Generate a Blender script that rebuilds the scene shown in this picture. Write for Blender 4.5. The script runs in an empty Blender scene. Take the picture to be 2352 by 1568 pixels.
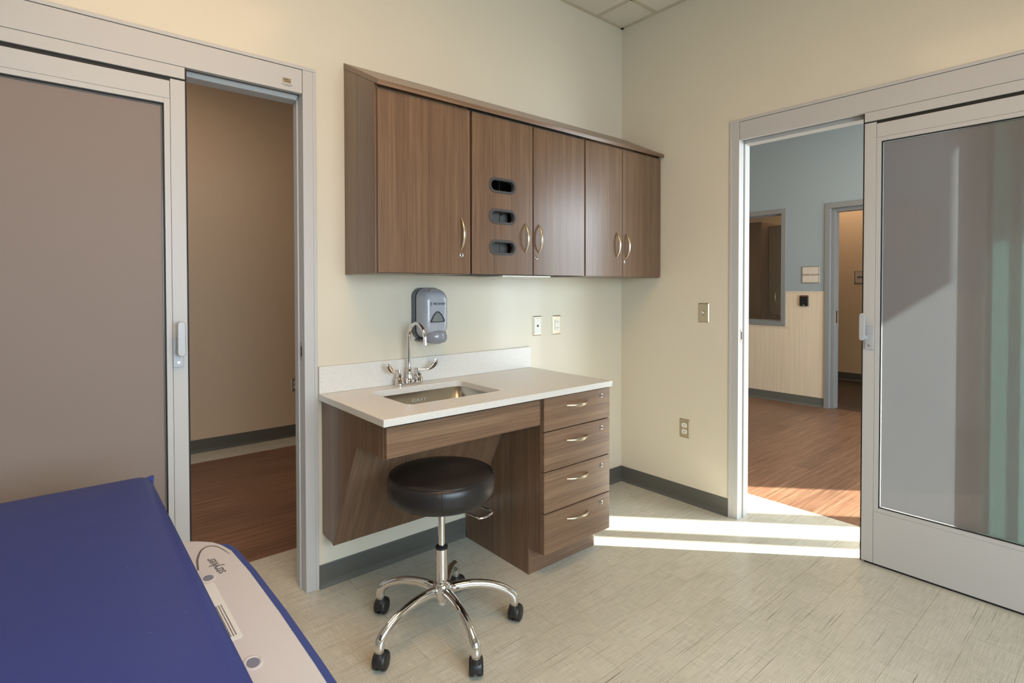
import bpy, bmesh, math, random
from mathutils import Vector, Matrix
random.seed(7)
scene = bpy.context.scene
COL = scene.collection
PI = math.pi

# ------------------------------------------------------------------ camera
cam_d = bpy.data.cameras.new('camera'); cam = bpy.data.objects.new('camera', cam_d); COL.objects.link(cam)
yaw, pit, rol = 0.698937201, 0.0165043353, -0.00142138159
fw = Vector((math.sin(yaw)*math.cos(pit), math.cos(yaw)*math.cos(pit), -math.sin(pit)))
r0 = Vector((math.cos(yaw), -math.sin(yaw), 0)); u0 = r0.cross(fw)
rt = r0*math.cos(rol)+u0*math.sin(rol); up = -r0*math.sin(rol)+u0*math.cos(rol)
m = Matrix((rt, up, -fw)).transposed().to_4x4(); m.translation = Vector((-2.95404464, -2.35698808, 1.32))
cam.matrix_world = m
cam_d.sensor_width = 36; cam_d.sensor_fit = 'HORIZONTAL'
cam_d.lens = 1250.42272*36/2352
cam_d.shift_x = 0.0
cam_d.shift_y = -(784-680.179437)/2352
cam_d.clip_start = 0.02
scene.camera = cam

# ------------------------------------------------------------------ world, sun, daylight, exposure
w = bpy.data.worlds.new('world'); scene.world = w; w.use_nodes = True
bg = w.node_tree.nodes['Background']; bg.inputs[0].default_value = (0.62, 0.78, 1.0, 1); bg.inputs[1].default_value = 0.9

def lamp(name, kind, loc, energy, color, direction=None, **kw):
    d = bpy.data.lights.new(name, kind); o = bpy.data.objects.new(name, d); COL.objects.link(o)
    o.location = loc; d.energy = energy; d.color = color
    for k, v in kw.items(): setattr(d, k, v)
    if direction is not None:
        o.rotation_euler = Vector(direction).to_track_quat('-Z', 'Y').to_euler()
    return o
lamp('sun', 'SUN', (6, -8, 6), 36.0, (1.0, 0.94, 0.84), (-1, 1.05, -0.80), angle=math.radians(0.6))
lamp('daylight_corridor_window', 'AREA', (1.90, -3.42, 1.25), 225, (0.80, 0.91, 1.0), (0, 1, -.35), shape='RECTANGLE', size=2.5, size_y=2.45)
lamp('fill_room_window', 'AREA', (-2.35, -3.98, 1.45), 124, (0.72, 0.87, 1.0), (0.0, 1, -.85), shape='RECTANGLE', size=2.3, size_y=1.6)  # cool fill lamp added behind the camera
lamp('fill_side_hall_window', 'AREA', (-4.78, 1.3, 1.15), 11, (0.84, 0.92, 1.0), (1, .25, -.2), shape='RECTANGLE', size=1.3, size_y=1.6)  # cool fill added at the unseen end of the side hall
lamp('room_warm_fill', 'AREA', (-2.4, -1.75, 3.03), 33, (1.0, 0.57, 0.26), (0, 0, -1), shape='RECTANGLE', size=1.2, size_y=1.2)  # added warm fill under the ceiling, no fixture modelled
lamp('corridor_ceiling_lamp', 'AREA', (1.9, -0.6, 3.02), 15, (1.0, 0.80, 0.60), (0, 0, -1), shape='RECTANGLE', size=1.2, size_y=0.6)
lamp('side_hall_ceiling_lamp', 'AREA', (-2.6, 1.4, 3.02), 14, (1.0, 0.72, 0.52), (0, 0, -1), shape='RECTANGLE', size=1.2, size_y=0.6)
lamp('work_room_ceiling_lamp', 'AREA', (4.9, 0.4, 3.02), 17, (1.0, 0.74, 0.52), (0, 0, -1), shape='RECTANGLE', size=1.2, size_y=0.6)
scene.view_settings.view_transform = 'Standard'
scene.view_settings.look = 'None'
scene.view_settings.gamma = 1
scene.view_settings.use_curve_mapping = False
scene.view_settings.exposure = 0.08

# ------------------------------------------------------------------ materials
def lin(c):
    return tuple(((v/255)/12.92 if v/255 <= .04045 else ((v/255+.055)/1.055)**2.4) for v in c)
def mat(name, rgb, rough=.5, metal=0., spec=.5, **kw):
    mt = bpy.data.materials.new(name); mt.use_nodes = True
    b = mt.node_tree.nodes['Principled BSDF']
    b.inputs['Base Color'].default_value = (*lin(rgb), 1)
    b.inputs['Roughness'].default_value = rough; b.inputs['Metallic'].default_value = metal
    b.inputs['Specular IOR Level'].default_value = spec
    for k, v in kw.items(): b.inputs[k.replace('_', ' ')].default_value = v
    return mt
class NT:
    def __init__(s, mt): s.t = mt.node_tree; s.b = s.t.nodes.get('Principled BSDF')
    def n(s, t, **kw):
        o = s.t.nodes.new(t)
        for k, v in kw.items():
            if k.startswith('i_'): o.inputs[k[2:].replace('_', ' ')].default_value = v
            else: setattr(o, k, v)
        return o
    def l(s, a, b): s.t.links.new(a, b)
    def coords(s, scale, kind='Object', rot=(0, 0, 0), loc=(0, 0, 0)):
        tc = s.n('ShaderNodeTexCoord'); mp = s.n('ShaderNodeMapping')
        mp.inputs['Scale'].default_value = scale; mp.inputs['Rotation'].default_value = rot; mp.inputs['Location'].default_value = loc
        s.l(tc.outputs[kind], mp.inputs[0]); return mp.outputs[0]
    def noise(s, vec, scale=1, detail=4, rough=.55):
        o = s.n('ShaderNodeTexNoise'); s.l(vec, o.inputs['Vector'])
        o.inputs['Scale'].default_value = scale; o.inputs['Detail'].default_value = detail; o.inputs['Roughness'].default_value = rough
        return o.outputs['Fac']
    def ramp(s, fac, stops, interp='LINEAR'):
        o = s.n('ShaderNodeValToRGB'); s.l(fac, o.inputs[0]); e = o.color_ramp.elements; o.color_ramp.interpolation = interp
        while len(e) < len(stops): e.new(.5)
        for i, (p_, c) in enumerate(stops): e[i].position = p_; e[i].color = (*lin(c), 1) if len(c) == 3 else c
        return o.outputs[0]
    def mix(s, fac, a, b, mode='MIX'):
        o = s.n('ShaderNodeMix', data_type='RGBA', blend_type=mode)
        for sock, v in ((o.inputs[0], fac), (o.inputs[6], a), (o.inputs[7], b)):
            if isinstance(v, (int, float)): sock.default_value = v
            elif isinstance(v, tuple): sock.default_value = (*v, 1)
            else: s.l(v, sock)
        return o.outputs[2]
    def bump(s, h, strength=.1, dist=.002):
        o = s.n('ShaderNodeBump'); s.l(h, o.inputs['Height']); o.inputs['Strength'].default_value = strength; o.inputs['Distance'].default_value = dist
        s.l(o.outputs[0], s.b.inputs['Normal'])

def laminate(name, axis):
    mt = mat(name, (130, 108, 86), .28, spec=.6); k = NT(mt)
    br = 1.10 if axis == 'x' else 1.0  # horizontal pieces lightened: floor-bounced sun put into their colour
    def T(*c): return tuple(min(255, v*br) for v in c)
    a = {'z': (1, 1, .012), 'x': (.012, 1, 1), 's': (1, .02, .02)}[axis]
    def sc(v): return tuple(v*q for q in a)
    f1 = k.noise(k.coords(sc(190)), 1, 3, .6)
    f2 = k.noise(k.coords(sc(30), loc=(3, 1, 7)), 1, 4, .6)
    f3 = k.noise(k.coords(sc(460), loc=(9, 4, 2)), 1, 2, .5)
    c = k.ramp(f2, [(.28, T(92, 69, 52)), (.5, T(114, 88, 68)), (.72, T(132, 107, 84))])
    c = k.mix(.34, c, k.ramp(f1, [(.33, T(90, 68, 53)), (.5, T(118, 93, 73)), (.68, T(138, 114, 92))]))
    dk = k.ramp(f3, [(.40, (176, 176, 176)), (.56, (255, 255, 255))])
    c = k.mix(.40, c, dk, 'MULTIPLY')
    k.l(c, k.b.inputs['Base Color'])
    return mt
M = {}
M['lam_v'] = laminate('walnut laminate vertical grain', 'z')
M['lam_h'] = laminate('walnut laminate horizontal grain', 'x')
M['lam_s'] = laminate('walnut laminate on the slant', 's')
M['lam_edge'] = mat('laminate edge band', (96, 76, 60), .45)

def paint(name, rgb, rough=.45, spec=.3):
    mt = mat(name, rgb, rough, spec=spec, Coat_Weight=.3, Coat_Roughness=.14); k = NT(mt)
    k.bump(k.noise(k.coords((260, 260, 260)), 1, 2), .05, .0006)
    return mt
M['wall'] = paint('cream satin wall paint', (210, 203, 185))
M['wall_hall'] = paint('tan corridor paint', (205, 186, 160))
M['wall_work'] = paint('warm cream work room paint', (214, 190, 158))
M['ceiling_tile'] = mat('mineral ceiling tile', (214, 207, 192), .9); k = NT(M['ceiling_tile'])
k.bump(k.noise(k.coords((300, 300, 300)), 1, 3), .15, .001)
M['grid'] = mat('painted ceiling grid', (190, 180, 158), .5)
M['bb'] = mat('grey vinyl wall base', (86, 86, 80), .42); k = NT(M['bb']); k.bump(k.noise(k.coords((60, 60, 60)), 1, 3), .05, .001)
M['alu'] = mat('clear anodised aluminium', (186, 185, 183), .50, .10)
M['alu_dark'] = mat('shadow gap aluminium', (70, 66, 60), .6, .2)
M['black'] = mat('black rubber gasket', (16, 14, 13), .6)
M['blackp'] = mat('black plastic', (24, 24, 25), .42)
M['hoodp'] = mat('charcoal caster plastic', (34, 34, 35), .38)
M['grey_handle'] = mat('grey painted handle', (176, 178, 182), .42, .15)
M['steel'] = mat('brushed stainless steel', (196, 190, 178), .30, 1.0)
M['plate'] = mat('stainless wall plate', (196, 184, 160), .34, .85)
M['nickel'] = mat('satin nickel', (206, 194, 174), .28, 1.0)
M['chrome'] = mat('polished chrome', (226, 226, 228), .07, 1.0)
M['white'] = mat('white plastic', (226, 224, 216), .4)
M['dark_slot'] = mat('dark slots', (30, 26, 22), .6)
M['ink'] = mat('dark ink', (52, 50, 52), .6)
M['ink2'] = mat('grey print', (92, 90, 92), .5)
M['dimgrey'] = mat('oval trim plastic', (68, 66, 66), .45)
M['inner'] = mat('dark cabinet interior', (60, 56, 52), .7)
M['inner_grey'] = mat('grey dispenser insert', (112, 108, 104), .5)
M['vinyl'] = mat('black upholstery vinyl', (30, 28, 29), .34, spec=.5); k = NT(M['vinyl'])
k.bump(k.noise(k.coords((420, 420, 420)), 1, 3), .08, .0006)
M['blue'] = mat('royal blue mattress vinyl', (45, 60, 130), .44, spec=.4); k = NT(M['blue'])
v = k.n('ShaderNodeTexVoronoi', feature='F1'); k.l(k.coords((7, 7, 7)), v.inputs['Vector']); v.inputs['Randomness'].default_value = 1
fleck = k.ramp(v.outputs['Distance'], [(.018, (190, 196, 220)), (.028, (45, 60, 130))])
k.l(fleck, k.b.inputs['Base Color']); k.bump(k.noise(k.coords((9, 9, 9)), 1, 3), .10, .01)
M['bumper'] = mat('blue bumper vinyl', (42, 64, 132), .4)
M['shell'] = mat('white moulded shell', (190, 192, 198), .38)
M['label'] = mat('label paper', (206, 214, 216), .5)
M['bed_grey'] = mat('grey bed frame paint', (150, 152, 156), .4, .3)
M['soap'] = mat('dove grey glossy plastic', (164, 168, 178), .12, spec=.6, Coat_Weight=.4, Coat_Roughness=.05)
M['soap_dark'] = mat('dark grey back plate', (96, 98, 106), .35)
M['reader'] = mat('black card reader', (22, 20, 20), .3)
M['signface'] = mat('pale sign face', (190, 178, 166), .5)
M['signframe'] = mat('silver sign frame', (170, 164, 158), .35, .7)
M['steel_frame'] = mat('grey enamel door frame', (122, 122, 122), .42)
M['cab_far'] = mat('dark brown cabinet', (98, 68, 50), .45)

# quartz with fine flecks
mt = M['quartz'] = mat('white speckled quartz', (218, 217, 212), .30, spec=.5); k = NT(mt)
v = k.n('ShaderNodeTexVoronoi', feature='F1'); k.l(k.coords((120, 120, 120)), v.inputs['Vector'])
v2 = k.n('ShaderNodeTexVoronoi', feature='F1'); k.l(k.coords((230, 230, 230)), v2.inputs['Vector'])
c = k.ramp(v.outputs['Distance'], [(.22, (74, 66, 62)), (.32, (218, 217, 212))])
sc_ = k.n('ShaderNodeSeparateColor'); k.l(v.outputs['Color'], sc_.inputs[0]); sel = k.ramp(sc_.outputs[0], [(.42, (0, 0, 0)), (.46, (255, 255, 255))])
c = k.mix(sel, c, lin((218, 217, 212)))  # only some cells carry a dark fleck
c2 = k.ramp(v2.outputs['Distance'], [(.16, (176, 172, 168)), (.28, (255, 255, 255))])
c = k.mix(.6, c, c2, 'MULTIPLY'); k.l(c, k.b.inputs['Base Color'])

# linen-look vinyl planks
mt = M['linen'] = mat('linen weave vinyl plank', (190, 182, 160), .27, spec=.45); k = NT(mt)
br = k.n('ShaderNodeTexBrick', offset=.42, squash=1.0); k.l(k.coords((1, 1, 1), loc=(.32, .11, 0)), br.inputs['Vector'])
for nm, vv in (('Scale', 1), ('Mortar Size', .0012), ('Mortar Smooth', .1), ('Brick Width', 1.15), ('Row Height', .150), ('Bias', 0)): br.inputs[nm].default_value = vv
br.inputs['Color1'].default_value = (.94, .94, .94, 1); br.inputs['Color2'].default_value = (1, 1, 1, 1); br.inputs['Mortar'].default_value = (.74, .70, .64, 1)
base = k.ramp(k.noise(k.coords((2.2, 2.2, 2.2)), 1, 3), [(.3, (209, 206, 188)), (.7, (220, 217, 201))])
wx = k.ramp(k.noise(k.coords((9, 420, 1)), 1, 2, .6), [(.35, (212, 212, 212)), (.65, (255, 255, 255))])
wy = k.ramp(k.noise(k.coords((420, 14, 1)), 1, 2, .6), [(.35, (218, 218, 218)), (.65, (255, 255, 255))])
c = k.mix(.7, base, wx, 'MULTIPLY'); c = k.mix(.6, c, wy, 'MULTIPLY')
st = k.ramp(k.noise(k.coords((2.2, 250, 1), loc=(2, 3, 0)), 1, 1.2, .5), [(.27, (120, 104, 84)), (.30, (255, 255, 255))])
c = k.mix(.8, c, st, 'MULTIPLY')
st2 = k.ramp(k.noise(k.coords((1.2, 150, 1), loc=(8, 1, 0)), 1, 1, .5), [(.74, (0, 0, 0)), (.78, (120, 120, 120))])
c = k.mix(st2, c, lin((222, 217, 202)))
c = k.mix(1.0, c, br.outputs['Color'], 'MULTIPLY'); k.l(c, k.b.inputs['Base Color'])

def woodfloor(name, cols, rough=.36):
    mt = mat(name, cols[1], rough, spec=.45); k = NT(mt)
    br = k.n('ShaderNodeTexBrick', offset=.37); k.l(k.coords((1, 1, 1)), br.inputs['Vector'])
    for nm, vv in (('Scale', 1), ('Mortar Size', .0012), ('Brick Width', 1.2), ('Row Height', .152), ('Bias', 0)): br.inputs[nm].default_value = vv
    br.inputs['Color1'].default_value = (.76, .76, .76, 1); br.inputs['Color2'].default_value = (1, 1, 1, 1); br.inputs['Mortar'].default_value = (.85, .85, .85, 1)
    br.inputs['Mortar Size'].default_value = .0001
    g = k.noise(k.coords((2.0, 60, 1)), 1, 6, .65)
    c = k.ramp(g, [(.3, cols[0]), (.5, cols[1]), (.72, cols[2])])
    c = k.mix(1.0, c, br.outputs['Color'], 'MULTIPLY')
    b2 = k.n('ShaderNodeTexBrick', offset=.37); k.l(k.coords((1, 1, 1)), b2.inputs['Vector'])
    for nm, vv in (('Scale', 1), ('Mortar Size', .0013), ('Mortar Smooth', .3), ('Brick Width', 1.2), ('Row Height', .152), ('Bias', 0)): b2.inputs[nm].default_value = vv
    c = k.mix(b2.outputs['Fac'], c, lin(cols[2])); k.l(c, k.b.inputs['Base Color'])
    return mt
M['wood'] = woodfloor('red brown wood plank floor', ((94, 67, 51), (122, 88, 67), (152, 116, 92)))
M['woodwork'] = woodfloor('dark plank floor', ((48, 38, 32), (68, 55, 46), (92, 76, 62)), .4)

# blue over pale wainscot corridor wall
M['blue_wall'] = paint('blue grey corridor paint', (140, 149, 154))
mt = M['wainscot'] = mat('pale woodgrain wall covering', (204, 186, 164), .45); k = NT(mt)
c = k.ramp(k.noise(k.coords((60, 60, 1.4)), 1, 3), [(.3, (196, 178, 156)), (.7, (208, 191, 170))]); k.l(c, k.b.inputs['Base Color'])

# frosted safety glass: thin sheet, scatters and lets blurred light through
def frosted(name, tint, diffuse, trans_w, rough, dmix=.45, groughness=.22):
    mt = bpy.data.materials.new(name); mt.use_nodes = True; t = mt.node_tree; t.nodes.clear()
    k = NT(mt); out = k.n('ShaderNodeOutputMaterial')
    tr = k.n('ShaderNodeBsdfTranslucent'); tr.inputs[0].default_value = (*lin(tint), 1)
    df = k.n('ShaderNodeBsdfDiffuse'); df.inputs[0].default_value = (*lin(diffuse), 1)
    rf = k.n('ShaderNodeBsdfRefraction'); rf.inputs['Color'].default_value = (*lin(tint), 1); rf.inputs['Roughness'].default_value = rough; rf.inputs['IOR'].default_value = 1.12
    gl = k.n('ShaderNodeBsdfGlossy'); gl.inputs['Roughness'].default_value = groughness; gl.inputs[0].default_value = (.9, .9, .9, 1)
    m1 = k.n('ShaderNodeMixShader'); m1.inputs[0].default_value = dmix; k.l(tr.outputs[0], m1.inputs[1]); k.l(df.outputs[0], m1.inputs[2])
    m2 = k.n('ShaderNodeMixShader'); m2.inputs[0].default_value = trans_w; k.l(m1.outputs[0], m2.inputs[1]); k.l(rf.outputs[0], m2.inputs[2])
    fr = k.n('ShaderNodeFresnel'); fr.inputs[0].default_value = 1.4
    m3 = k.n('ShaderNodeMixShader'); k.l(fr.outputs[0], m3.inputs[0]); k.l(m2.outputs[0], m3.inputs[1]); k.l(gl.outputs[0], m3.inputs[2])
    k.l(m3.outputs[0], out.inputs[0]); return mt
M['frost'] = frosted('frosted door glass', (156, 162, 166), (202, 188, 180), .52, .03)
M['frost_dim'] = frosted('frosted door glass toned for dim hall', (120, 116, 114), (158, 142, 133), .06, .35, .75, .55)  # left leaf's frosted glass, with the dim hall put into its colour
M['frost_far'] = frosted('green tinted sidelite glass', (214, 250, 240), (190, 220, 210), .25, .08, .2)
M['glow_strip'] = frosted('white translucent glazing seal', (254, 254, 254), (240, 240, 240), .0, .3, .05)  # translucent white so the strip imitates sun glow
mt = M['glass'] = bpy.data.materials.new('clear window glass'); mt.use_nodes = True; t = mt.node_tree; t.nodes.clear()
k = NT(mt); out = k.n('ShaderNodeOutputMaterial'); a = k.n('ShaderNodeBsdfTransparent'); a.inputs[0].default_value = (.93, .95, .95, 1)
g = k.n('ShaderNodeBsdfGlossy'); g.inputs['Roughness'].default_value = .02
mx = k.n('ShaderNodeMixShader'); mx.inputs[0].default_value = .06
k.l(a.outputs[0], mx.inputs[1]); k.l(g.outputs[0], mx.inputs[2]); k.l(mx.outputs[0], out.inputs[0])
M['outside'] = mat('exterior concrete', (170, 168, 160), .8)

# ------------------------------------------------------------------ mesh helpers
class MB:
    """collects shapes in world coordinates; build() links them as ONE mesh object"""
    def __init__(s): s.bm = bmesh.new()
    def box(s, x0, x1, y0, y1, z0, z1):
        x0, x1 = min(x0, x1), max(x0, x1); y0, y1 = min(y0, y1), max(y0, y1); z0, z1 = min(z0, z1), max(z0, z1)
        v = [s.bm.verts.new(p) for p in ((x0, y0, z0), (x1, y0, z0), (x1, y1, z0), (x0, y1, z0), (x0, y0, z1), (x1, y0, z1), (x1, y1, z1), (x0, y1, z1))]
        for f in ((0, 3, 2, 1), (4, 5, 6, 7), (0, 1, 5, 4), (1, 2, 6, 5), (2, 3, 7, 6), (3, 0, 4, 7)): s.bm.faces.new([v[i] for i in f])
        return s
    def prism(s, poly, axis, a, b, holes=()):
        s.holed = getattr(s, 'holed', False) or bool(holes)
        """poly (and holes) in the two remaining axes, extruded from a to b along axis"""
        def P(q, t): return {'x': (t, q[0], q[1]), 'y': (q[0], t, q[1]), 'z': (q[0], q[1], t)}[axis]
        caps = []
        for t in (a, b):
            loops = []; edges = []
            for lp in (poly, *holes):
                vs = [s.bm.verts.new(P(q, t)) for q in lp]
                edges += [s.bm.edges.new((vs[i], vs[(i+1) % len(vs)])) for i in range(len(vs))]
                loops.append(vs)
            if holes: bmesh.ops.triangle_fill(s.bm, use_beauty=True, edges=edges)
            else: s.bm.faces.new(loops[0])
            caps.append(loops)
        for A, B in zip(*caps):
            n = len(A)
            for i in range(n): s.bm.faces.new((A[i], A[(i+1) % n], B[(i+1) % n], B[i]))
        return s
    def tube(s, pts, r, seg=16, flat=None, caps=True, updir=None):
        """r: number or list; flat: ratio of the second radius"""
        pts = [Vector(p) for p in pts]; n = len(pts)
        rs = [r]*n if isinstance(r, (int, float)) else list(r)
        fl = [1]*n if flat is None else ([flat]*n if isinstance(flat, (int, float)) else list(flat))
        prev = None; rings = []
        for i, p in enumerate(pts):
            d = (pts[min(i+1, n-1)]-pts[max(i-1, 0)]).normalized()
            ref = Vector(updir) if updir is not None else (prev if prev is not None else (Vector((0, 0, 1)) if abs(d.z) < .9 else Vector((1, 0, 0))))
            nrm = (ref-d*ref.dot(d)).normalized(); prev = nrm; bi = d.cross(nrm)
            rings.append([s.bm.verts.new(p+nrm*math.cos(2*PI*k/seg)*rs[i]*fl[i]+bi*math.sin(2*PI*k/seg)*rs[i]) for k in range(seg)])
        for A, B in zip(rings, rings[1:]):
            for k in range(seg): s.bm.faces.new((A[k], A[(k+1) % seg], B[(k+1) % seg], B[k]))
        if caps: s.bm.faces.new(list(reversed(rings[0]))); s.bm.faces.new(rings[-1])
        return s
    def lathe(s, prof, c, seg=48, axis='z'):
        rings = []
        for r, h in prof:
            ring = []
            for k in range(seg):
                a = 2*PI*k/seg; u_, v_ = r*math.cos(a), r*math.sin(a)
                q = {'z': (u_, v_, h), 'y': (u_, h, v_), 'x': (h, u_, v_)}[axis]
                ring.append(s.bm.verts.new(Vector(c)+Vector(q)))
            rings.append(ring)
        for A, B in zip(rings, rings[1:]):
            for k in range(seg): s.bm.faces.new((A[k], A[(k+1) % seg], B[(k+1) % seg], B[k]))
        s.bm.faces.new(list(reversed(rings[0]))); s.bm.faces.new(rings[-1])
        return s
    def loft(s, rings, close=True):
        R = [[s.bm.verts.new(p) for p in r] for r in rings]; n = len(R[0])
        for A, B in zip(R, R[1:]):
            for k in range(n): s.bm.faces.new((A[k], A[(k+1) % n], B[(k+1) % n], B[k]))
        if close: s.bm.faces.new(list(reversed(R[0]))); s.bm.faces.new(R[-1])
        return s
    def xform(s, mtx): bmesh.ops.transform(s.bm, matrix=mtx, verts=s.bm.verts); return s
    def build(s, name, mtl, parent=None, bevel=0, smooth=False, seg=2, subsurf=0):
        bmesh.ops.recalc_face_normals(s.bm, faces=s.bm.faces)
        me = bpy.data.meshes.new(name)
        off = Vector((0, 0, 0)); q = parent
        while q is not None: off += q.location; q = q.parent
        own = Vector((0, 0, 0))
        if parent is None and name.split('_')[0] not in ('wall', 'floor', 'ceiling', 'trim', 'baseboard'):
            xs = [v.co for v in s.bm.verts]
            own = Vector(((min(v.x for v in xs)+max(v.x for v in xs))/2, (min(v.y for v in xs)+max(v.y for v in xs))/2, min(v.z for v in xs)))
        bmesh.ops.translate(s.bm, verts=s.bm.verts, vec=-(off+own))
        s.bm.to_mesh(me); s.bm.free()
        o = bpy.data.objects.new(name, me); COL.objects.link(o); o.parent = parent; o.location = own
        me.materials.append(mtl)
        if smooth:
            for p_ in me.polygons: p_.use_smooth = True
        if bevel:
            b = o.modifiers.new('bevel', 'BEVEL'); b.width = bevel; b.segments = seg; b.limit_method = 'ANGLE'; b.angle_limit = math.radians(40)
            if getattr(s, 'holed', False): b.harden_normals = False
            else:
              for p_ in me.polygons: p_.use_smooth = True
              wn = o.modifiers.new('wn', 'WEIGHTED_NORMAL'); wn.keep_sharp = True
        if subsurf:
            ss = o.modifiers.new('ss', 'SUBSURF'); ss.levels = subsurf; ss.render_levels = subsurf
        if smooth and not subsurf and not bevel:
            o.modifiers.new('es', 'EDGE_SPLIT').split_angle = math.radians(35)
        return o
def thing(name, label, cat, loc=(0, 0, 0), group=None):
    o = bpy.data.objects.new(name, None); COL.objects.link(o); o.location = loc; o['label'] = label; o['category'] = cat
    o.empty_display_size = .1
    if group: o['group'] = group
    return o
def tag(o, label, cat, group=None):
    o['label'] = label; o['category'] = cat
    if group: o['group'] = group
    return o
def struct(o, label=None):
    o['kind'] = 'structure'
    if label: o['label'] = label
    return o
def sempty(name, loc=(0, 0, 0), label=None):
    o = bpy.data.objects.new(name, None); COL.objects.link(o); o.location = loc; return struct(o, label)
def rrect(x0, x1, y0, y1, r, n=8):
    pts = []
    for cx, cy, a0 in ((x1-r, y1-r, 0), (x0+r, y1-r, 90), (x0+r, y0+r, 180), (x1-r, y0+r, 270)):
        for i in range(n+1):
            a = math.radians(a0+90*i/n); pts.append((cx+r*math.cos(a), cy+r*math.sin(a)))
    return pts
def text(name, body, size, mtl, parent, origin, xdir, ydir, align='CENTER', thick=.0006, sx=1.0, shear=0):
    """lettering lying in the plane of xdir / ydir"""
    cu = bpy.data.curves.new(name, 'FONT'); cu.body = body; cu.size = size; cu.align_x = align; cu.align_y = 'CENTER'; cu.extrude = thick; cu.shear = shear
    tmp = bpy.data.objects.new('tmp', cu); COL.objects.link(tmp)
    dg = bpy.context.evaluated_depsgraph_get(); me = bpy.data.meshes.new_from_object(tmp.evaluated_get(dg)); me.name = name
    bpy.data.objects.remove(tmp)
    X = Vector(xdir).normalized(); Y = Vector(ydir).normalized(); Z = X.cross(Y)
    mtx = Matrix((X*sx, Y, Z)).transposed().to_4x4(); off = Vector((0, 0, 0)); q = parent
    while q is not None: off += q.location; q = q.parent
    mtx.translation = Vector(origin)-off
    me.transform(mtx); me.materials.clear(); me.materials.append(mtl)
    o = bpy.data.objects.new(name, me); COL.objects.link(o); o.parent = parent
    return o

# ================================================================== SETTING
H = 3.058
XL, YF = -4.7, -3.9         # room's left and camera-side walls
# floors
struct(MB().box(XL-.1, .425, YF, .445, -.06, 0).build('floor_room', M['linen']), 'pale linen weave plank floor of the exam room')
struct(MB().box(XL-.1, -.0, .445, 2.29, -.06, 0).build('floor_side_hall', M['wood']), 'red brown plank floor beyond the left sliding door')
struct(MB().box(XL-.1, -.0, 2.29, 2.6, -.06, 0).build('floor_hall_border', M['linen']), 'pale plank border along the side hall wall')
struct(MB().box(.425, 3.52, -3.2, 2.6, -.06, 0).build('floor_corridor', M['wood']), 'red brown plank floor beyond the right sliding door')
struct(MB().box(3.52, 5.75, -2.0, 3.0, -.06, 0).build('floor_work_room', M['woodwork']), 'dark plank floor in the work room')
# sink wall (y=0) with the left door opening x -3.90..-2.085
LO0, LO1, OT = -3.90, -2.085, 2.258
b = MB(); b.box(LO1, .12, 0, .12, 0, H); b.box(XL, LO0, 0, .12, 0, H); b.box(LO0, LO1, 0, .12, OT, H)
struct(b.build('wall_back', M['wall']), 'cream wall behind the sink counter')
# right wall (x=0) with the right door opening y -.78..-2.60
RO0, RO1 = -.778, -2.60
b = MB(); b.box(0, .12, RO0, 0, 0, H); b.box(0, .12, YF, RO1, 0, H); b.box(0, .12, RO1, RO0, OT, H)
struct(b.build('wall_right', M['wall']), 'cream wall with the frosted sliding door')
struct(MB().box(XL-.12, XL, YF-.12, .12, 0, H).build('wall_left', M['wall']))
b = MB(); b.box(XL-.12, -3.5, YF-.12, YF, 0, H); b.box(-1.2, .12, YF-.12, YF, 0, H); b.box(-3.5, -1.2, YF-.12, YF, 0, .7); b.box(-3.5, -1.2, YF-.12, YF, 2.3, H)
struct(b.build('wall_front', M['wall']))
# unseen window added behind the camera to house the fill lamp
wn = sempty('window_1_added', (-2.35, YF-.06, .7))
b = MB()
for x in (-3.5, -2.375, -1.25): b.box(x, x+.05, YF-.08, YF-.03, .7, 2.3)
b.box(-3.5, -1.2, YF-.08, YF-.03, .7, .75); b.box(-3.5, -1.2, YF-.08, YF-.03, 2.25, 2.3)
b.build('window_frame', M['alu'], wn); MB().box(-3.48, -1.22, YF-.06, YF-.055, .73, 2.27).build('window_pane', M['glass'], wn)
# unseen slab added outside to keep the sun out of that window
struct(MB().box(-4.2, 1.3, YF-3.1, YF-.13, 2.42, 2.52).build('trim_canopy', M['outside']), 'unseen slab added to block sun at the window behind the camera')
# ceilings: grid + tiles
tw = .6096; gx0, gy0 = -.262, -.283
b = MB(); g = MB()
x = gx0; xs = [0]
while x > XL: xs.append(x); x -= tw
xs.append(XL); y = gy0; ys = [0]
while y > YF: ys.append(y); y -= tw
ys.append(YF)
for i in range(len(xs)-1):
    for j in range(len(ys)-1): b.box(xs[i+1]+.012, xs[i]-.012, ys[j+1]+.012, ys[j]-.012, H+.004, H+.02)
for x in xs[1:-1]: g.box(x-.012, x+.012, YF, 0, H, H+.012)
for y in ys[1:-1]: g.box(XL, 0, y-.012, y+.012, H, H+.012)
g.box(XL, 0, -.022, 0, H-.002, H+.012); g.box(-.022, 0, YF, 0, H-.002, H+.012); g.box(XL, 0, YF, YF+.022, H-.002, H+.012); g.box(XL, XL+.022, YF, 0, H-.002, H+.012)
b.box(XL-.12, .12, YF-.12, .12, H+.021, H+.1)
struct(b.build('ceiling_room', M['ceiling_tile']), 'suspended ceiling of square tiles')
struct(g.build('trim_ceiling_grid', M['grid'])); 
struct(MB().box(XL-.12, .12, .12, 2.7, H, H+.08).build('ceiling_side_hall', M['ceiling_tile']))
struct(MB().box(.12, 5.8, -3.3, 3.1, H, H+.08).build('ceiling_corridor', M['ceiling_tile']))
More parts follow.
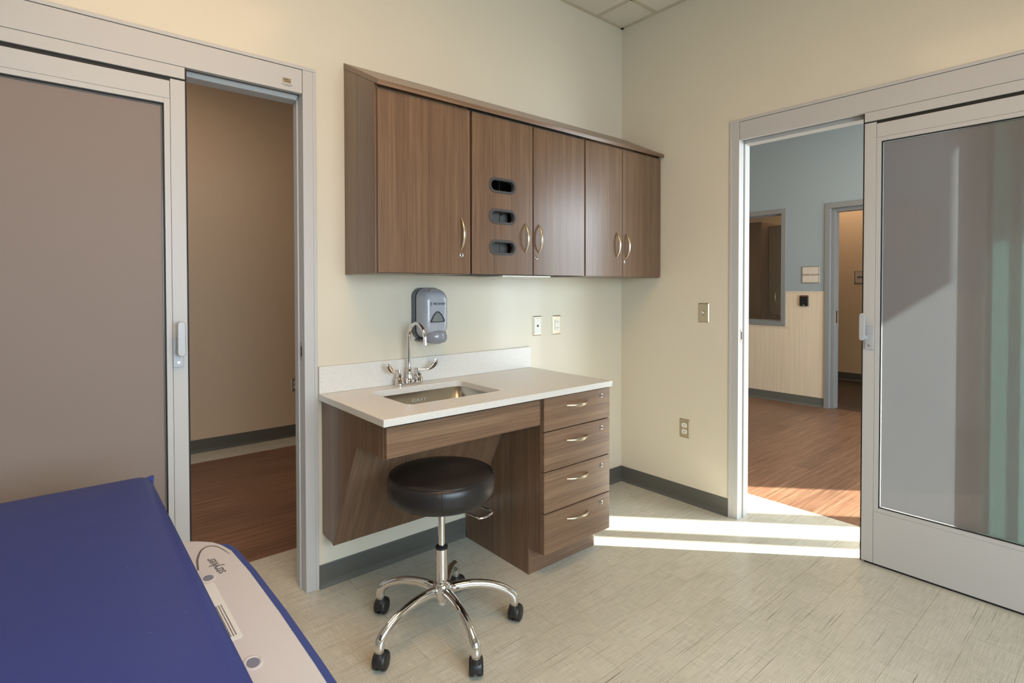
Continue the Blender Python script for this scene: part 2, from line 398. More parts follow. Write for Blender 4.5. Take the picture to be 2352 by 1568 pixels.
# side hall (beyond left door)
struct(MB().box(XL-.12, .0, 2.58, 2.70, 0, H).build('wall_side_hall', M['wall_hall']), 'tan corridor wall seen through the left doorway')
b = MB(); b.box(XL-.12, XL, .12, .6, 0, H); b.box(XL-.12, XL, 2.0, 2.58, 0, H); b.box(XL-.12, XL, .6, 2.0, 0, .3); b.box(XL-.12, XL, .6, 2.0, 2.0, H)
struct(b.build('wall_side_hall_end', M['wall_hall']))
wn = sempty('window_6_added', (XL-.06, 1.3, .3)); b = MB(); b.prism([(.6, .3), (2.0, .3), (2.0, 2.0), (.6, 2.0)], 'x', XL-.08, XL-.04, holes=[[(.65, .35), (1.95, .35), (1.95, 1.95), (.65, 1.95)]]); b.build('window_frame', M['alu'], wn)  # unseen window added around the side hall fill lamp
MB().box(XL-.062, XL-.057, .65, 1.95, .35, 1.95).build('window_pane', M['glass'], wn)
struct(MB().box(0, .12, .12, 2.70, 0, H).build('wall_partition', M['wall_hall']))  # unseen wall added to keep the light of the two halls apart
def coved_base(p0, p1, nrm, h=.102):
    """vinyl cove base from p0 to p1 on the floor; nrm points into the room"""
    p0 = Vector((*p0, 0)); p1 = Vector((*p1, 0)); n = Vector((*nrm, 0)); prof = [(0, 0), (0, h), (.003, h), (.0045, h-.003), (.0045, .024), (.007, .012), (.012, .004), (.013, 0)]
    return MB().loft([[p+n*a+Vector((0, 0, c)) for a, c in prof] for p in (p0, p1)])
struct(coved_base((XL, 2.58), (0, 2.58), (0, -1), .105).build('baseboard_side_hall', M['bb']))
# room bases
struct(coved_base((-2.079, 0), (-1.300, 0), (0, -1)).build('baseboard_back', M['bb']), 'dark grey cove base under the sink')
struct(coved_base((-.848, 0), (-.0, 0), (0, -1)).build('baseboard_corner', M['bb']), 'dark grey cove base between drawer unit and corner')
struct(coved_base((0, -0.0), (0, -.772), (-1, 0)).build('baseboard_right', M['bb']), 'dark grey cove base on the right wall')
# corridor far wall x=3.46: window y .40..1.9, doorway y -.06..-1.0
XW = 3.46; WZ0, WZ1 = .868, 2.215; SP = 1.262
def farwall(z0, z1, m_, nm):
    b = MB()
    def seg(y0, y1, a, c):
        a = max(a, z0); c = min(c, z1)
        if c > a+1e-6: b.box(XW, XW+.12, y0, y1, a, c)
    seg(1.90, 2.70, 0, H); seg(.43, 1.90, 0, WZ0+.02); seg(.43, 1.90, WZ1-.02, H); seg(-.04, .43, 0, H); seg(-1.05, -.04, 2.19, H); seg(-3.29, -1.05, 0, H)
    return b.build(nm, m_)
struct(farwall(SP, H, M['blue_wall'], 'wall_corridor_upper'), 'blue grey upper corridor wall')
struct(farwall(0, SP, M['wainscot'], 'wall_corridor_lower'), 'pale woodgrain wainscot of the corridor wall')
b = MB(); b.box(XW-.006, XW, -.012, .396, SP-.004, SP+.008); b.box(XW-.006, XW, 1.94, 2.58, SP-.004, SP+.008)
b.box(XW-.006, XW, .36, .402, WZ0-.014, WZ0-.002); b.box(XW-.006, XW, .402, 1.95, WZ0-.014, WZ0-.002)
struct(b.build('trim_wainscot', M['wainscot']))
struct(coved_base((XW, 2.58), (XW, -.012), (-1, 0)).build('baseboard_corridor', M['bb']))
struct(MB().box(.12, 3.58, 2.58, 2.70, 0, H).build('wall_corridor_end', M['wall_hall']))
# corridor window wall y=-3.17 (sun side)
b = MB(); WY0, WY1 = -3.29, -3.17
b.box(.12, .75, WY0, WY1, 0, H); b.box(3.085, 3.58, WY0, WY1, 0, H); b.box(.75, 1.32, WY0, WY1, 2.49, H); b.box(1.459, 3.085, WY0, WY1, 2.49, H)
struct(b.build('wall_corridor_window', M['wall']))
wn = sempty('window_2', (1.9, WY1, 0))
b = MB(); b.box(2.19, 2.385, -3.185, -3.17, 0, 2.49); b.box(1.82, 1.95, -3.185, -3.17, 0, 2.49); b.box(.75, .80, -3.185, -3.17, 0, 2.49)
b.box(.75, 3.085, -3.185, -3.17, 0, .04)
b.build('window_frame', M['alu'], wn); MB().box(.78, 3.07, -3.182, -3.178, .03, 2.48).build('window_pane', M['glass'], wn)
struct(MB().box(-3, 12, -14, -3.3, -.12, -.06).build('floor_outside', M['outside']))
# work room
b = MB(); b.box(5.62, 5.74, -2.0, 3.0, 0, H)
struct(b.build('wall_work_room', M['wall_work']), 'warm cream work room wall'); 
struct(MB().box(3.58, 5.62, 2.88, 3.0, 0, H).build('wall_work_room_end', M['wall_work'])); struct(MB().box(3.58, 5.62, -2.0, -1.88, 0, H).build('wall_work_room_side', M['wall_work']))
struct(coved_base((5.62, 2.88), (5.62, -1.88), (-1, 0), .11).build('baseboard_work_room', M['bb']))

# ---------------- corridor window and door frame
wn = sempty('window_3', (XW, 1.2, WZ0), 'grey framed interior window of the work room')
b = MB(); t = .052
b.prism([(.400, WZ0), (1.95, WZ0), (1.95, WZ1), (.400, WZ1)], 'x', XW-.012, XW+.13, holes=[[(.400+t, WZ0+t), (1.95-t, WZ0+t), (1.95-t, WZ1-t), (.400+t, WZ1-t)]])
b.build('window_frame', M['steel_frame'], wn, bevel=.003)
b = MB(); b.prism([(.44, WZ0+.04), (1.91, WZ0+.04), (1.91, WZ1-.04), (.44, WZ1-.04)], 'x', XW+.03, XW+.06, holes=[[(.47, WZ0+.066), (1.885, WZ0+.066), (1.885, WZ1-.066), (.47, WZ1-.066)]])
b.build('glazing_bead', M['steel_frame'], wn, bevel=.002)
MB().box(XW+.042, XW+.048, .46, 1.90, WZ0+.05, WZ1-.05).build('window_pane', M['glass'], wn)
dr = sempty('door_3', (XW, -.55, 0), 'grey steel door frame of the work room')
b = MB()
for s_ in (0, 1):
    y0 = -.012 if s_ == 0 else -1.078; d = -1 if s_ == 0 else 1
    b.box(XW-.014, XW+.134, y0, y0+d*.055, 0, 2.165); b.box(XW+.03, XW+.134, y0+d*.055, y0+d*.092, 0, 2.165)
b.box(XW-.014, XW+.134, -.012, -1.078, 2.165, 2.22); b.box(XW+.03, XW+.134, -.104, -.986, 2.128, 2.165)
b.build('door_frame', M['steel_frame'], dr, bevel=.003)
MB().box(XW+.05, XW+.09, -.1045, -.1085, .93, 1.06).build('strike_plate', M['steel'], dr)

# ---------------- sliding doors (built in u = along wall from casing, d = depth into wall, z)
def sliding(side):
    """u runs from the casing's outer edge along the wall towards the frame's edge; d>0 into the wall"""
    L = side == 'left'
    if L: f = lambda u, d, z: (LO1-u, d, z)
    else: f = lambda u, d, z: (d, RO0-u, z)
    def bx(b, u0, u1, d0, d1, z0, z1):
        p, q = f(u0, d0, z0), f(u1, d1, z1); b.box(p[0], q[0], p[1], q[1], p[2], q[2]); return b
    W = 1.815
    base = f(W/2, 0, 0)
    fr = sempty('trim_1' if L else 'trim_2', base, 'aluminium frame and track header of the %s sliding door' % side)
    b = MB(); bx(b, 0.004, .052, -.004, .118, 0, OT-.006); bx(b, -.004, .010, -.007, .0, 0, OT-.0142); bx(b, W-.05, W-.004, -.004, .118, 0, OT-.006)
    bx(b, .052, .060, .05, .066, 0, 2.14)
    b.build('door_jamb', M['alu'], fr, bevel=.0015)
    b = MB(); bx(b, .054, W-.05, -.005, .02, 2.143, OT-.016); bx(b, .054, W-.05, .05, .118, 2.128, 2.2)
    b.build('track_header', M['alu'], fr, bevel=.0015)
    b = MB(); bx(b, -.004, W, -.007, .118, OT-.014, OT); b.build('head_trim', M['alu'], fr, bevel=.0012)
    b = MB(); bx(b, .056, W-.05, .020, .05, 2.150, 2.24); b.build('track_recess', M['alu_dark'], fr)
    b = MB(); p0 = f(.0525, .058, 1.01); q0 = f(.0515, .082, 1.079)
    bx(b, .0520, .0540, .018, .040, 1.006, 1.082); b.build('strike_plate', M['steel'], fr)
    b = MB(); bx(b, .0535, .0548, .024, .034, 1.022, 1.066); b.build('strike_slot', M['dark_slot'], fr)
    # sidelite fixed panel behind
    sl = sempty('window_4' if L else 'window_5', f(1.42, .085, 0), 'fixed glazed panel beside the %s doorway' % side)
    b = MB(); u0, u1 = 1.122, W-.052
    bx(b, u0+.070, u0+.092, .066, .108, .012, 2.127); bx(b, u1-.05, u1, .066, .108, .012, 2.127); bx(b, u0+.092, u1-.05, .066, .108, 2.03, 2.127); bx(b, u0+.092, u1-.05, .066, .108, .012, .26)
    b.build('panel_frame', M['alu'], sl, bevel=.0015)
    b = MB(); bx(b, u0-.016, u0-.0002, .068, .106, .02, 2.12); b.build('gasket', M['black'], sl)
    b = MB(); bx(b, u0+.001, u0+.0695, .084, .090, .02, 2.12); b.build('edge_glass', M['frost_far'], sl)
    b = MB(); bx(b, u0+.092, u1-.05, .083, .089, .26, 2.03); b.build('glass_pane', M['frost_far'], sl)
    # sliding leaf
    e = .486 if L else .669          # leading edge
    w_ = 1.19
    dr = sempty('door_1' if L else 'door_2', f(e+w_/2, .02, 0), '%s sliding door leaf with frosted glass' % side)
    b = MB(); D0, D1 = 0.0, .044; st = .067
    for (a0, a1) in ((e, e+.048), (e+w_-.048, e+w_)): bx(b, a0, a1, D0, D1, .012, 2.092)
    b.build('stile', M['alu'], dr, bevel=.0012)
    b = MB(); bx(b, e+.0492, e+w_-.049, D0+.0004, D1, .012, .258); bx(b, e+.0492, e+w_-.049, D0+.0004, D1, 2.018, 2.083); b.build('rail', M['alu'], dr, bevel=.001)
    b = MB(); g0, g1, z0, z1 = e+.0488, e+w_-.0488, .2586, 2.0174; tt = .019
    bx(b, g0, g0+tt, D0+.0004, D1, z0, z1); bx(b, g1-tt, g1, D0+.0004, D1, z0, z1); bx(b, g0+tt, g1-tt, D0+.0004, D1, z0, z0+tt); bx(b, g0+tt, g1-tt, D0+.0004, D1, z1-tt, z1)
    b.build('glazing_bead', M['alu'], dr, bevel=.0008)
    b = MB(); g0 += tt; g1 -= tt; z0 += tt; z1 -= tt; tt = .004
    for q in ((g0, g0+tt, z0, z1), (g1-tt, g1, z0, z1), (g0, g1, z0, z0+tt), (g0, g1, z1-tt, z1)): bx(b, q[0], q[1], D0+.008, D0+.030, q[2], q[3])
    b.build('gasket', M['black'], dr)
    b = MB(); bx(b, g0+.0085, g1-.0085, .016, .022, z0+.0085, z1-.0085); b.build('glass_pane', M['frost_dim' if L else 'frost'], dr)
    b = MB(); q0, q1, y0_, y1_, t2 = g0+tt, g1-tt, z0+tt, z1-tt, .004
    bx(b, q0, q0+t2, .013, .024, y0_, y1_); bx(b, q1-t2, q1, .013, .024, y0_, y1_); bx(b, q0+t2, q1-t2, .013, .024, y0_, y0_+t2); bx(b, q0+t2, q1-t2, .013, .024, y1_-t2, y1_)
    b.build('clear_seal', M['glow_strip'], dr)  # added strip standing for the sunlit glow along the bead
    # hanger cover above the leaf; black strip painted in for the gap's shade
    b = MB(); bx(b, e+.001, e+w_, -.0045, .019, 2.098, 2.1415); b.build('hanger_cover', M['alu'], dr, bevel=.0008)
    b = MB(); bx(b, e+.004, e+w_, .005, .04, 2.083, 2.141); b.build('hanger_gap_shade', M['black'], dr)
    b = MB(); bx(b, e-.006, e+.0005, .004, .040, .006, 2.14); b.build('edge_seal', M['black'], dr)
    b = MB(); bx(b, e+.01, e+w_, .010, .034, .001, .012); b.build('bottom_brush', M['black'], dr)
    # lever handle with plate
    s_ = 1
    a0, a1 = (.501-.486+e, .535-.486+e) if L else (.680, .716)
    z_0, z_1 = 1.024, 1.133
    def rr(b, u0, u1, d0, d1, zz0, zz1, r):
        pl = rrect(u0, u1, zz0, zz1, r, 6); 
        if L: b.prism([(LO1-a_, z_) for a_, z_ in pl], 'y', d0, d1)
        else: b.prism([(RO0-a_, z_) for a_, z_ in pl], 'x', d0, d1)
    b = MB(); rr(b, a0, a1, -.010, 0, z_0, z_1, .003); hp = b.build('lock_plate', M['grey_handle'], dr, bevel=.002)
    ul = (a0+.016) if L else (a0+.009)
    uh0, uh1 = (ul-.014, ul+.010) if L else (ul-.018, ul+.004)
    b = MB(); c0 = f(ul, -.008, 1.082); c1 = f(ul, -.048, 1.082); b.tube([c0, c1], .0115, 20)
    rr(b, uh0-.002, uh1, -.056, -.040, 1.068, 1.196, .0118)
    b.build('door_handle', M['grey_handle'], dr, bevel=.003)
    b = MB(); c0 = f((a0+a1)/2, -.0085, 1.042); c1 = f((a0+a1)/2, -.0125, 1.042); b.tube([c0, c1], .0052, 16); b.build('key_cylinder', M['steel'], dr, smooth=True)
    if L:
        b = MB(); c0 = f(e-.001, .02, 1.036); c1 = f(e-.009, .02, 1.036); b.tube([c0, c1], [.006, .004], 12); b.build('latch_pin', M['chrome'], dr, smooth=True)
        # maker's plate and sticker lettering on the header
        b = MB(); b.prism([(-2.219, 2.173), (-2.185, 2.173), (-2.185, 2.193), (-2.219, 2.193)], 'y', -.0058, -.0048); b.build('header_plate', mat('bronze plate', (150, 136, 112), .45, .3), fr)
        b = MB()
        for x0, x1, z_ in ((-2.214, -2.196, 2.187), (-2.209, -2.189, 2.180)):
            x = x0; 
            while x < x1:
                l = random.uniform(.0015, .003); b.box(x, x+l, -.0062, -.0057, z_-.0018, z_+.0018+random.uniform(-.0008, .001)); x += l+.0006
        for x0, x1, z_, hh in ((-2.223, -2.180, 2.1655, .0011), (-2.213, -2.190, 2.1605, .0008)):
            x = x0
            while x < x1:
                l = random.uniform(.0012, .0028); b.box(x, x+l, -.0056, -.0049, z_-hh, z_+hh); x += l+.0007
        b.build('sticker_print', M['ink'], fr)
    return fr
sliding('left'); sliding('right')

# ================================================================== WALL PLATES
def wallplate(name, label, cat, c, face, kind):
    """c = (x, y, z) of the plate's centre on the wall; face 'y' (sink wall, looks -y) or 'x' (right wall, looks -x)"""
    t = thing(name, label, cat, c)
    cx, cy, cz = c
    def f(u, d, z): return (cx+u, cy-d, cz+z) if face == 'y' else (cx-d, cy-u, cz+z)
    def frame(b, pl, d0, d1):
        b.loft([[Vector(f(a_, d_, z_)) for a_, z_ in pl] for d_ in (d0, d1)])
    w, h = .035, .0575
    b = MB(); b.loft([[Vector(f(a*w, 0, s*h)) for a, s in ((-1, -1), (1, -1), (1, 1), (-1, 1))], [Vector(f(a*w, .002, s*h)) for a, s in ((-1, -1), (1, -1), (1, 1), (-1, 1))], [Vector(f(a*(w-.005), .006, s*(h-.005))) for a, s in ((-1, -1), (1, -1), (1, 1), (-1, 1))]])
    b.build('cover_plate', M['plate'], t)
    def slots(zs):
        for s in zs:
            for a in (-.0065, .0065):
                b = MB(); frame(b, rrect(a-.0012, a+.0012, s-.001, s+.007, .0004, 2), .0086, .0096); b.build('blade_slot', M['dark_slot'], t)
            b = MB(); frame(b, rrect(-.0022, .0022, s-.0095, s-.005, .002, 4), .0086, .0096); b.build('ground_slot', M['dark_slot'], t)
    if kind == 'switch':
        b = MB(); p = [Vector(f(0, .006, -.003)), Vector(f(0, .017, .008))]; b.tube(p, [.0052, .0042], 10, flat=1.1); b.build('switch_toggle', M['white'], t)
        b = MB(); frame(b, rrect(-.006, .006, -.013, .013, .001, 2), .0061, .0068); b.build('switch_slot', mat('shadowed slot', (120, 112, 96), .5), t)
    elif kind == 'duplex':
        for s in (-1, 1):
            b = MB(); frame(b, rrect(-.017, .017, s*.0195-.014, s*.0195+.014, .011, 6), .006, .0085); b.build('receptacle_face', M['white'], t)
        slots((.0195, -.0195))
    elif kind == 'decora':
        b = MB(); frame(b, rrect(-.0165, .0165, -.033, .033, .001, 2), .006, .0085); b.build('receptacle_face', M['white'], t)
        slots((.019, -.019))
    elif kind == 'jack':
        b = MB(); frame(b, rrect(-.028, .028, -.051, .051, .002, 3), .006, .0085); b.build('jack_insert', M['white'], t)
        b = MB(); frame(b, rrect(-.006, .006, -.006, .006, .001, 2), .0086, .0094); b.build('jack_port', M['dark_slot'], t)
        for z in (.043, -.043):
            b = MB(); frame(b, [(-.022, z-.0072), (.022, z-.0072), (.022, z+.0072), (-.022, z+.0072)], .0085, .0088); b.build('label_window_rim', M['ink'], t)
            b = MB(); frame(b, [(-.021, z-.0062), (.021, z-.0062), (.021, z+.0062), (-.021, z+.0062)], .00885, .0091); b.build('label_window', M['plate'], t)
        b = MB(); x = -.014
        while x < .014:
            frame(b, [(x, .0405), (x+.0028, .0405), (x+.0028, .0455), (x, .0455)], .0091, .0094); x += .0045
        b.build('label_print', M['ink'], t)
    if kind in ('switch', 'duplex', 'decora'):
        for z in ((.030, -.030) if kind == 'switch' else (0,) if kind == 'duplex' else (.0475, -.0475)):
            b = MB(); b.tube([f(0, .006, z), f(0, .0072, z)], .0032, 12); b.build('plate_screw', M['steel'], t, smooth=True)
    return t
wallplate('light_switch', 'stainless plate with one white toggle switch beside the right doorway', 'light switch', (0, -.615, 1.167), 'x', 'switch')
wallplate('wall_outlet', 'double power outlet low on the right wall above the dark wall base', 'outlet', (0, -.4905, .4535), 'x', 'duplex')
wallplate('data_jack', 'white data jack plate right of the backsplash above the counter', 'wall jack', (-.7825, 0, 1.093), 'y', 'jack')
wallplate('wall_outlet', 'rectangular power outlet beside the data jack above the counter', 'outlet', (-.6225, 0, 1.0915), 'y', 'decora')
t = wallplate('wall_outlet', 'power outlet on the tan hall wall beyond the left doorway', 'outlet', (-1.324, 2.58, .459), 'y', 'duplex')

# ================================================================== WALL CABINETS
YD = -.315      # door front
def bow_pull(c, axis, parent, out=(0, -1, 0), L=.148, depth=.028):
    pts = []; rs = []; fl = []
    A = Vector((0, 0, 1)) if axis == 'z' else Vector((1, 0, 0)); O = Vector(out)
    for i in range(17):
        s = -1+2*i/16; pts.append(Vector(c)+A*(s*L/2)+O*(depth*(1-abs(s)**2.2)-.001)); rs.append(.0038+.0042*(1-abs(s))**.6)
    return MB().tube(pts, rs, 12, flat=.65, updir=out).build('handle', M['nickel'], parent, smooth=True)
def cam_lock(c, parent, out=(0, -1, 0)):
    c = Vector(c); O = Vector(out)
    o = MB().tube([c, c+O*.0035, c+O*.0045], [.0095, .0095, .0075], 24).build('lock', M['chrome'], parent, smooth=True)
    MB().tube([c+O*.0046, c+O*.0050], [.0042, .0042], 16).build('keyhole', M['dark_slot'], o)
    return o
SLZ = lambda y: 2.296+(y/.334)*(2.296-2.134)   # underside of the sloped cap, y negative
def cabinet_body(b, x0, x1, hollow=False):
    z0, yb, yf = 1.379, -.001, -.292
    if not hollow:
        b.prism([(yb, z0), (yf, z0), (yf, SLZ(yf)-.001), (yb, SLZ(yb)-.001)], 'x', x0, x1)
    else:
        t = .018
        for a, c_ in ((x0, x0+t), (x1-t, x1)): b.prism([(yb, z0), (yf, z0), (yf, SLZ(yf)-.001), (yb, SLZ(yb)-.001)], 'x', a, c_)
        b.box(x0+t, x1-t, yf, yb, z0, z0+t); b.box(x0+t, x1-t, yf, yb, 2.118-t, 2.118); b.box(x0+t, x1-t, yb-.006, yb, z0, 2.118)
        b.prism([(yf, 2.118), (yf+.018, 2.118), (yf+.018, SLZ(yf+.018)-.001), (yf, SLZ(yf)-.001)], 'x', x0+t, x1-t)
    return b
def hdoor(parent, x0, x1, holes=()):
    z0, z1 = 1.382, 2.129
    b = MB().prism([(x0, z0), (x1, z0), (x1, z1), (x0, z1)], 'y', YD, YD+.019, holes=holes)
    return b.build('door', M['lam_v'], parent, bevel=.0012)
c1 = thing('wall_cabinet', 'leftmost wall cabinet with one wide wooden door and exposed end panel', 'cabinet', (-1.715, -.15, 1.379), 'walnut wall cabinets above the sink')
b = cabinet_body(MB(), -1.934, -1.481); b.build('cabinet_body', M['lam_v'], c1)
b = MB(); b.prism([(-.0005, 1.377), (-.300, 1.377), (-.300, SLZ(-.3)-.001), (-.0005, SLZ(0)-.001)], 'x', -1.953, -1.935); b.build('end_panel', M['lam_v'], c1, bevel=.001)
d = hdoor(c1, -1.9455, -1.4885); bow_pull((-1.538, YD, 1.563), 'z', d); cam_lock((-1.538, YD, 1.4665), d)
c2 = thing('wall_cabinet', 'middle wall cabinet with three dark oval slots in its left door', 'cabinet', (-1.096, -.15, 1.379), 'walnut wall cabinets above the sink')
b = cabinet_body(MB(), -1.478, -.712, True); b.build('cabinet_body', M['inner'], c2)
ov = [1.807, 1.659, 1.511]; oc = -1.2955
holes = [rrect(oc-.078, oc+.078, z-.0315, z+.0315, .0312, 10) for z in ov]
d = hdoor(c2, -1.4755, -1.1015, holes)
for z in ov:
    b = MB(); b.prism(rrect(oc-.083, oc+.083, z-.0365, z+.0365, .0362, 10), 'y', YD-.0035, YD-.0001, holes=[rrect(oc-.071, oc+.071, z-.0245, z+.0245, .0242, 10)])
    b.prism(rrect(oc-.0775, oc+.0775, z-.031, z+.031, .0305, 10), 'y', YD, YD+.020, holes=[rrect(oc-.071, oc+.071, z-.0245, z+.0245, .0242, 10)])
    b.build('oval_slot', M['dimgrey'], d, bevel=.001)
bow_pull((-1.151, YD, 1.5655), 'z', d)
d = hdoor(c2, -1.0935, -.7165); bow_pull((-1.059, YD, 1.566), 'z', d); cam_lock((-1.0765, YD, 1.4705), d)
for z in ov[1:]:
    b = MB(); b.box(-1.42, -1.20, -.235, -.22, z-.06, z+.055); b.box(-1.42, -1.20, -.29, -.22, z-.06, z-.055); b.build('glove_box_holder', M['inner_grey'], c2, bevel=.001)
b = MB(); b.box(-1.255, -1.251, -.2365, -.235, 1.45, 1.86); b.build('holder_seam', M['steel'], c2)
b = MB(); b.tube([(-1.243, -.2352, 1.683), (-1.243, -.239, 1.683)], .006, 14); b.build('holder_screw', M['dark_slot'], c2)
c3 = thing('wall_cabinet', 'rightmost wall cabinet with two narrow doors beside the room corner', 'cabinet', (-.357, -.15, 1.379), 'walnut wall cabinets above the sink')
b = cabinet_body(MB(), -.709, -.019); b.build('cabinet_body', M['lam_v'], c3)
b = MB(); b.prism([(-.0005, 1.379), (-.300, 1.379), (-.300, SLZ(-.3)-.001), (-.0005, SLZ(0)-.001)], 'x', -.0185, -.0012); b.build('filler_panel', M['lam_v'], c3)
d = hdoor(c3, -.706, -.3885); bow_pull((-.4395, YD, 1.565), 'z', d)
d = hdoor(c3, -.3845, -.0075); bow_pull((-.351, YD, 1.563), 'z', d); cam_lock((-.367, YD, 1.470), d)
# sloped dust cap over all three
b = MB(); b.prism([(-.0005, SLZ(0)), (-.334, SLZ(-.334)), (-.338, SLZ(-.334)+.018), (-.338, 2.154), (-.0005, 2.322)], 'x', -1.954, -.0008)
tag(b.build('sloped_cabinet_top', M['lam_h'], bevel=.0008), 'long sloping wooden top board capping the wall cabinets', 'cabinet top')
# small under-cabinet strip
tag(MB().prism([(-1.29, -.305), (-.965, -.305), (-.985, -.09), (-1.27, -.09)], 'z', 1.3705, 1.3788).build('under_cabinet_light', M['white'], bevel=.002), 'slim white strip under the middle wall cabinet', 'light')

# ================================================================== COUNTER + SINK
CT, CB = .858, .830
ct = thing('countertop', 'white speckled quartz countertop with backsplash and sink cutout', 'countertop', (-1.4625, -.31, CB))
SX0, SX1, SY0, SY1 = -1.892, -1.418, -.462, -.118
hole = rrect(SX0, SX1, SY0, SY1, .035, 8)
b = MB(); b.prism([(-2.081, -.0015), (-2.081, -.622), (-.846, -.622), (-.846, -.0015)], 'z', CB, CT, holes=[hole])
b.build('counter_slab', M['quartz'], ct, bevel=.003)
MB().box(-2.081, -.846, -.0205, -.001, CT+.0003, .976).build('backsplash', M['quartz'], ct, bevel=.0015)
sk = thing('sink', 'rectangular stainless undermount sink in the white counter', 'sink', ((SX0+SX1)/2, (SY0+SY1)/2, .68))
rings = []
def rr3(g, z, r): return [Vector((p[0], p[1], z)) for p in rrect(SX0-g, SX1+g, SY0-g, SY1+g, r, 8)]
rings = [rr3(.012, .8295, .045), rr3(-.002, .8295, .033), rr3(-.004, .72, .033), rr3(-.012, .695, .04), rr3(-.035, .684, .05), rr3(-.10, .680, .05), rr3(-.14, .679, .03)]
b = MB(); b.loft(rings, close=False); b.bm.faces.new([v for v in b.bm.verts][-36:]); o = b.build('basin', M['steel'], sk, smooth=True)
so = o.modifiers.new('solid', 'SOLIDIFY'); so.thickness = .0015; so.offset = 1
MB().lathe([(.042, .680), (.045, .6825), (.030, .6825), (.02, .679)], ((SX0+SX1)/2, -.24, 0), 32).build('drain', M['chrome'], sk, smooth=True)
text('maker_mark', 'ELKAY', .021, M['label'], sk, (-1.650, SY1+.0022-.0095, .792), (1, 0, 0), (0, 0, 1), thick=.0003, sx=1.25)
# faucet
fx, fy, Z0 = -1.666, -.062, CT
fc = thing('faucet', 'chrome gooseneck faucet with two wing handles on the counter', 'faucet', (fx, fy, Z0))
b = MB(); b.prism(rrect(fx-.072, fx+.072, fy-.022, fy+.022, .0215, 8), 'z', Z0+.0003, Z0+.012); b.build('base_plate', M['chrome'], fc, bevel=.003)
pts = [(fx, fy, Z0+.012), (fx, fy, 1.082)]; R_ = .073
for i in range(1, 17): a = PI*i/16*.97; pts.append((fx, fy-R_+R_*math.cos(a), 1.082+R_*.96*math.sin(a)))
pts.append((fx, fy-2*R_-.004, 1.056))
b = MB(); b.tube(pts, .0085, 20); b.build('spout', M['chrome'], fc, smooth=True)
MB().lathe([(.0001, Z0+.012), (.021, Z0+.012), (.022, Z0+.020), (.0165, Z0+.030), (.0155, Z0+.045), (.013, Z0+.064), (.014, Z0+.070), (.014, Z0+.080), (.0095, Z0+.083)], (fx, fy, 0), 32).build('spout_base', M['chrome'], fc, smooth=True)
for s, L_ in ((-1, .074), (1, .092)):
    hx = fx+s*.052
    o = MB().lathe([(.0001, Z0+.012), (.020, Z0+.012), (.021, Z0+.030), (.013, Z0+.036), (.016, Z0+.042), (.016, Z0+.048), (.009, Z0+.053), (.009, Z0+.076), (.0001, Z0+.077)], (hx, fy, 0), 32).build('valve', M['chrome'], fc, smooth=True)
    dx, dy = (math.cos(math.radians(25)), -.42) if s > 0 else (-math.cos(math.radians(20)), -.34)
    nrm = math.hypot(dx, dy); dx /= nrm; dy /= nrm
    pts = []; rs = []; fl = []
    for i in range(15):
        q = i/14; u_ = q*L_*1.05; zz = Z0+.067 + (.0 if q < .4 else .046*((q-.4)/.6)**1.6)
        if q > .85: u_ = (.85+(q-.85)*.5)*L_*1.05
        pts.append((hx+dx*u_, fy+dy*u_, zz)); rs.append(.0042 if q < .4 else .0042+.0080*math.sin(min(1, (q-.4)/.35)*PI/2)); fl.append(.95 if q < .4 else .22)
    rs[-1] = .0075; rs[0] = .005
    MB().tube(pts, rs, 14, flat=fl, updir=(0, -1, .25)).build('wing_lever', M['chrome'], fc, smooth=True)

# soap dispenser
sx, = (-1.538,); sp = thing('soap_dispenser', 'grey foam soap dispenser on the wall behind the faucet', 'soap dispenser', (sx, 0, 1.05))
def lerp(a, b_, t): return a+(b_-a)*t
def srect(hw, z0, z1, y, r, n=8): return [Vector((sx+p[0], y, p[1])) for p in rrect(-hw, hw, z0, z1, r, n)]
b = MB(); b.loft([srect(.080, 1.068, 1.318, -.0005, .045), srect(.080, 1.068, 1.318, -.028, .045)]); b.build('back_plate', M['soap_dark'], sp, bevel=.003)
b = MB(); b.loft([srect(.0795, 1.070, 1.316, -.0285, .045), srect(.079, 1.072, 1.315, -.050, .045), srect(.070, 1.085, 1.306, -.088, .042), srect(.060, 1.096, 1.292, -.108, .036), srect(.048, 1.11, 1.27, -.117, .03)])
b.build('cover', M['soap'], sp, smooth=True, subsurf=2)
b = MB(); rings = []
for r, h in ((.001, 1.046), (.024, 1.047), (.040, 1.054), (.047, 1.068), (.048, 1.085), (.042, 1.104), (.02, 1.112), (.001, 1.113)):
    rings.append([Vector((sx+.004+r*1.22*math.cos(2*PI*k/32), -.088+r*1.1*math.sin(2*PI*k/32), h)) for k in range(32)])
b.loft(rings); b.build('push_bar', mat('mid grey glossy plastic', (134, 139, 150), .1, spec=.6), sp, smooth=True)
tri = lambda g: [(sx-.002+(.036+g)*math.cos(a)*.9, 1.172+(.034+g)*math.sin(a)+(-.008 if abs(math.cos(a)) > .6 else 0)) for a in (math.radians(q) for q in (90, 78, 60, 35, 10, -12, -28, -40, -90, -140, -152, -168, -190, 145, 120, 102))]
tp = [(sx-.040, 1.152), (sx+.036, 1.152), (sx+.038, 1.158), (sx+.022, 1.188), (sx+.006, 1.203), (sx-.002, 1.205), (sx-.010, 1.203), (sx-.026, 1.188), (sx-.042, 1.158)]
cxt, czt = sx-.002, 1.174
sh = lambda g: [(cxt+(p[0]-cxt)*g, czt+(p[1]-czt)*g) for p in tp]
b = MB(); b.prism(sh(1.0), 'y', -.1215, -.116, holes=[sh(.82)]); b.build('window_rim', M['ink'], sp, bevel=.0008)
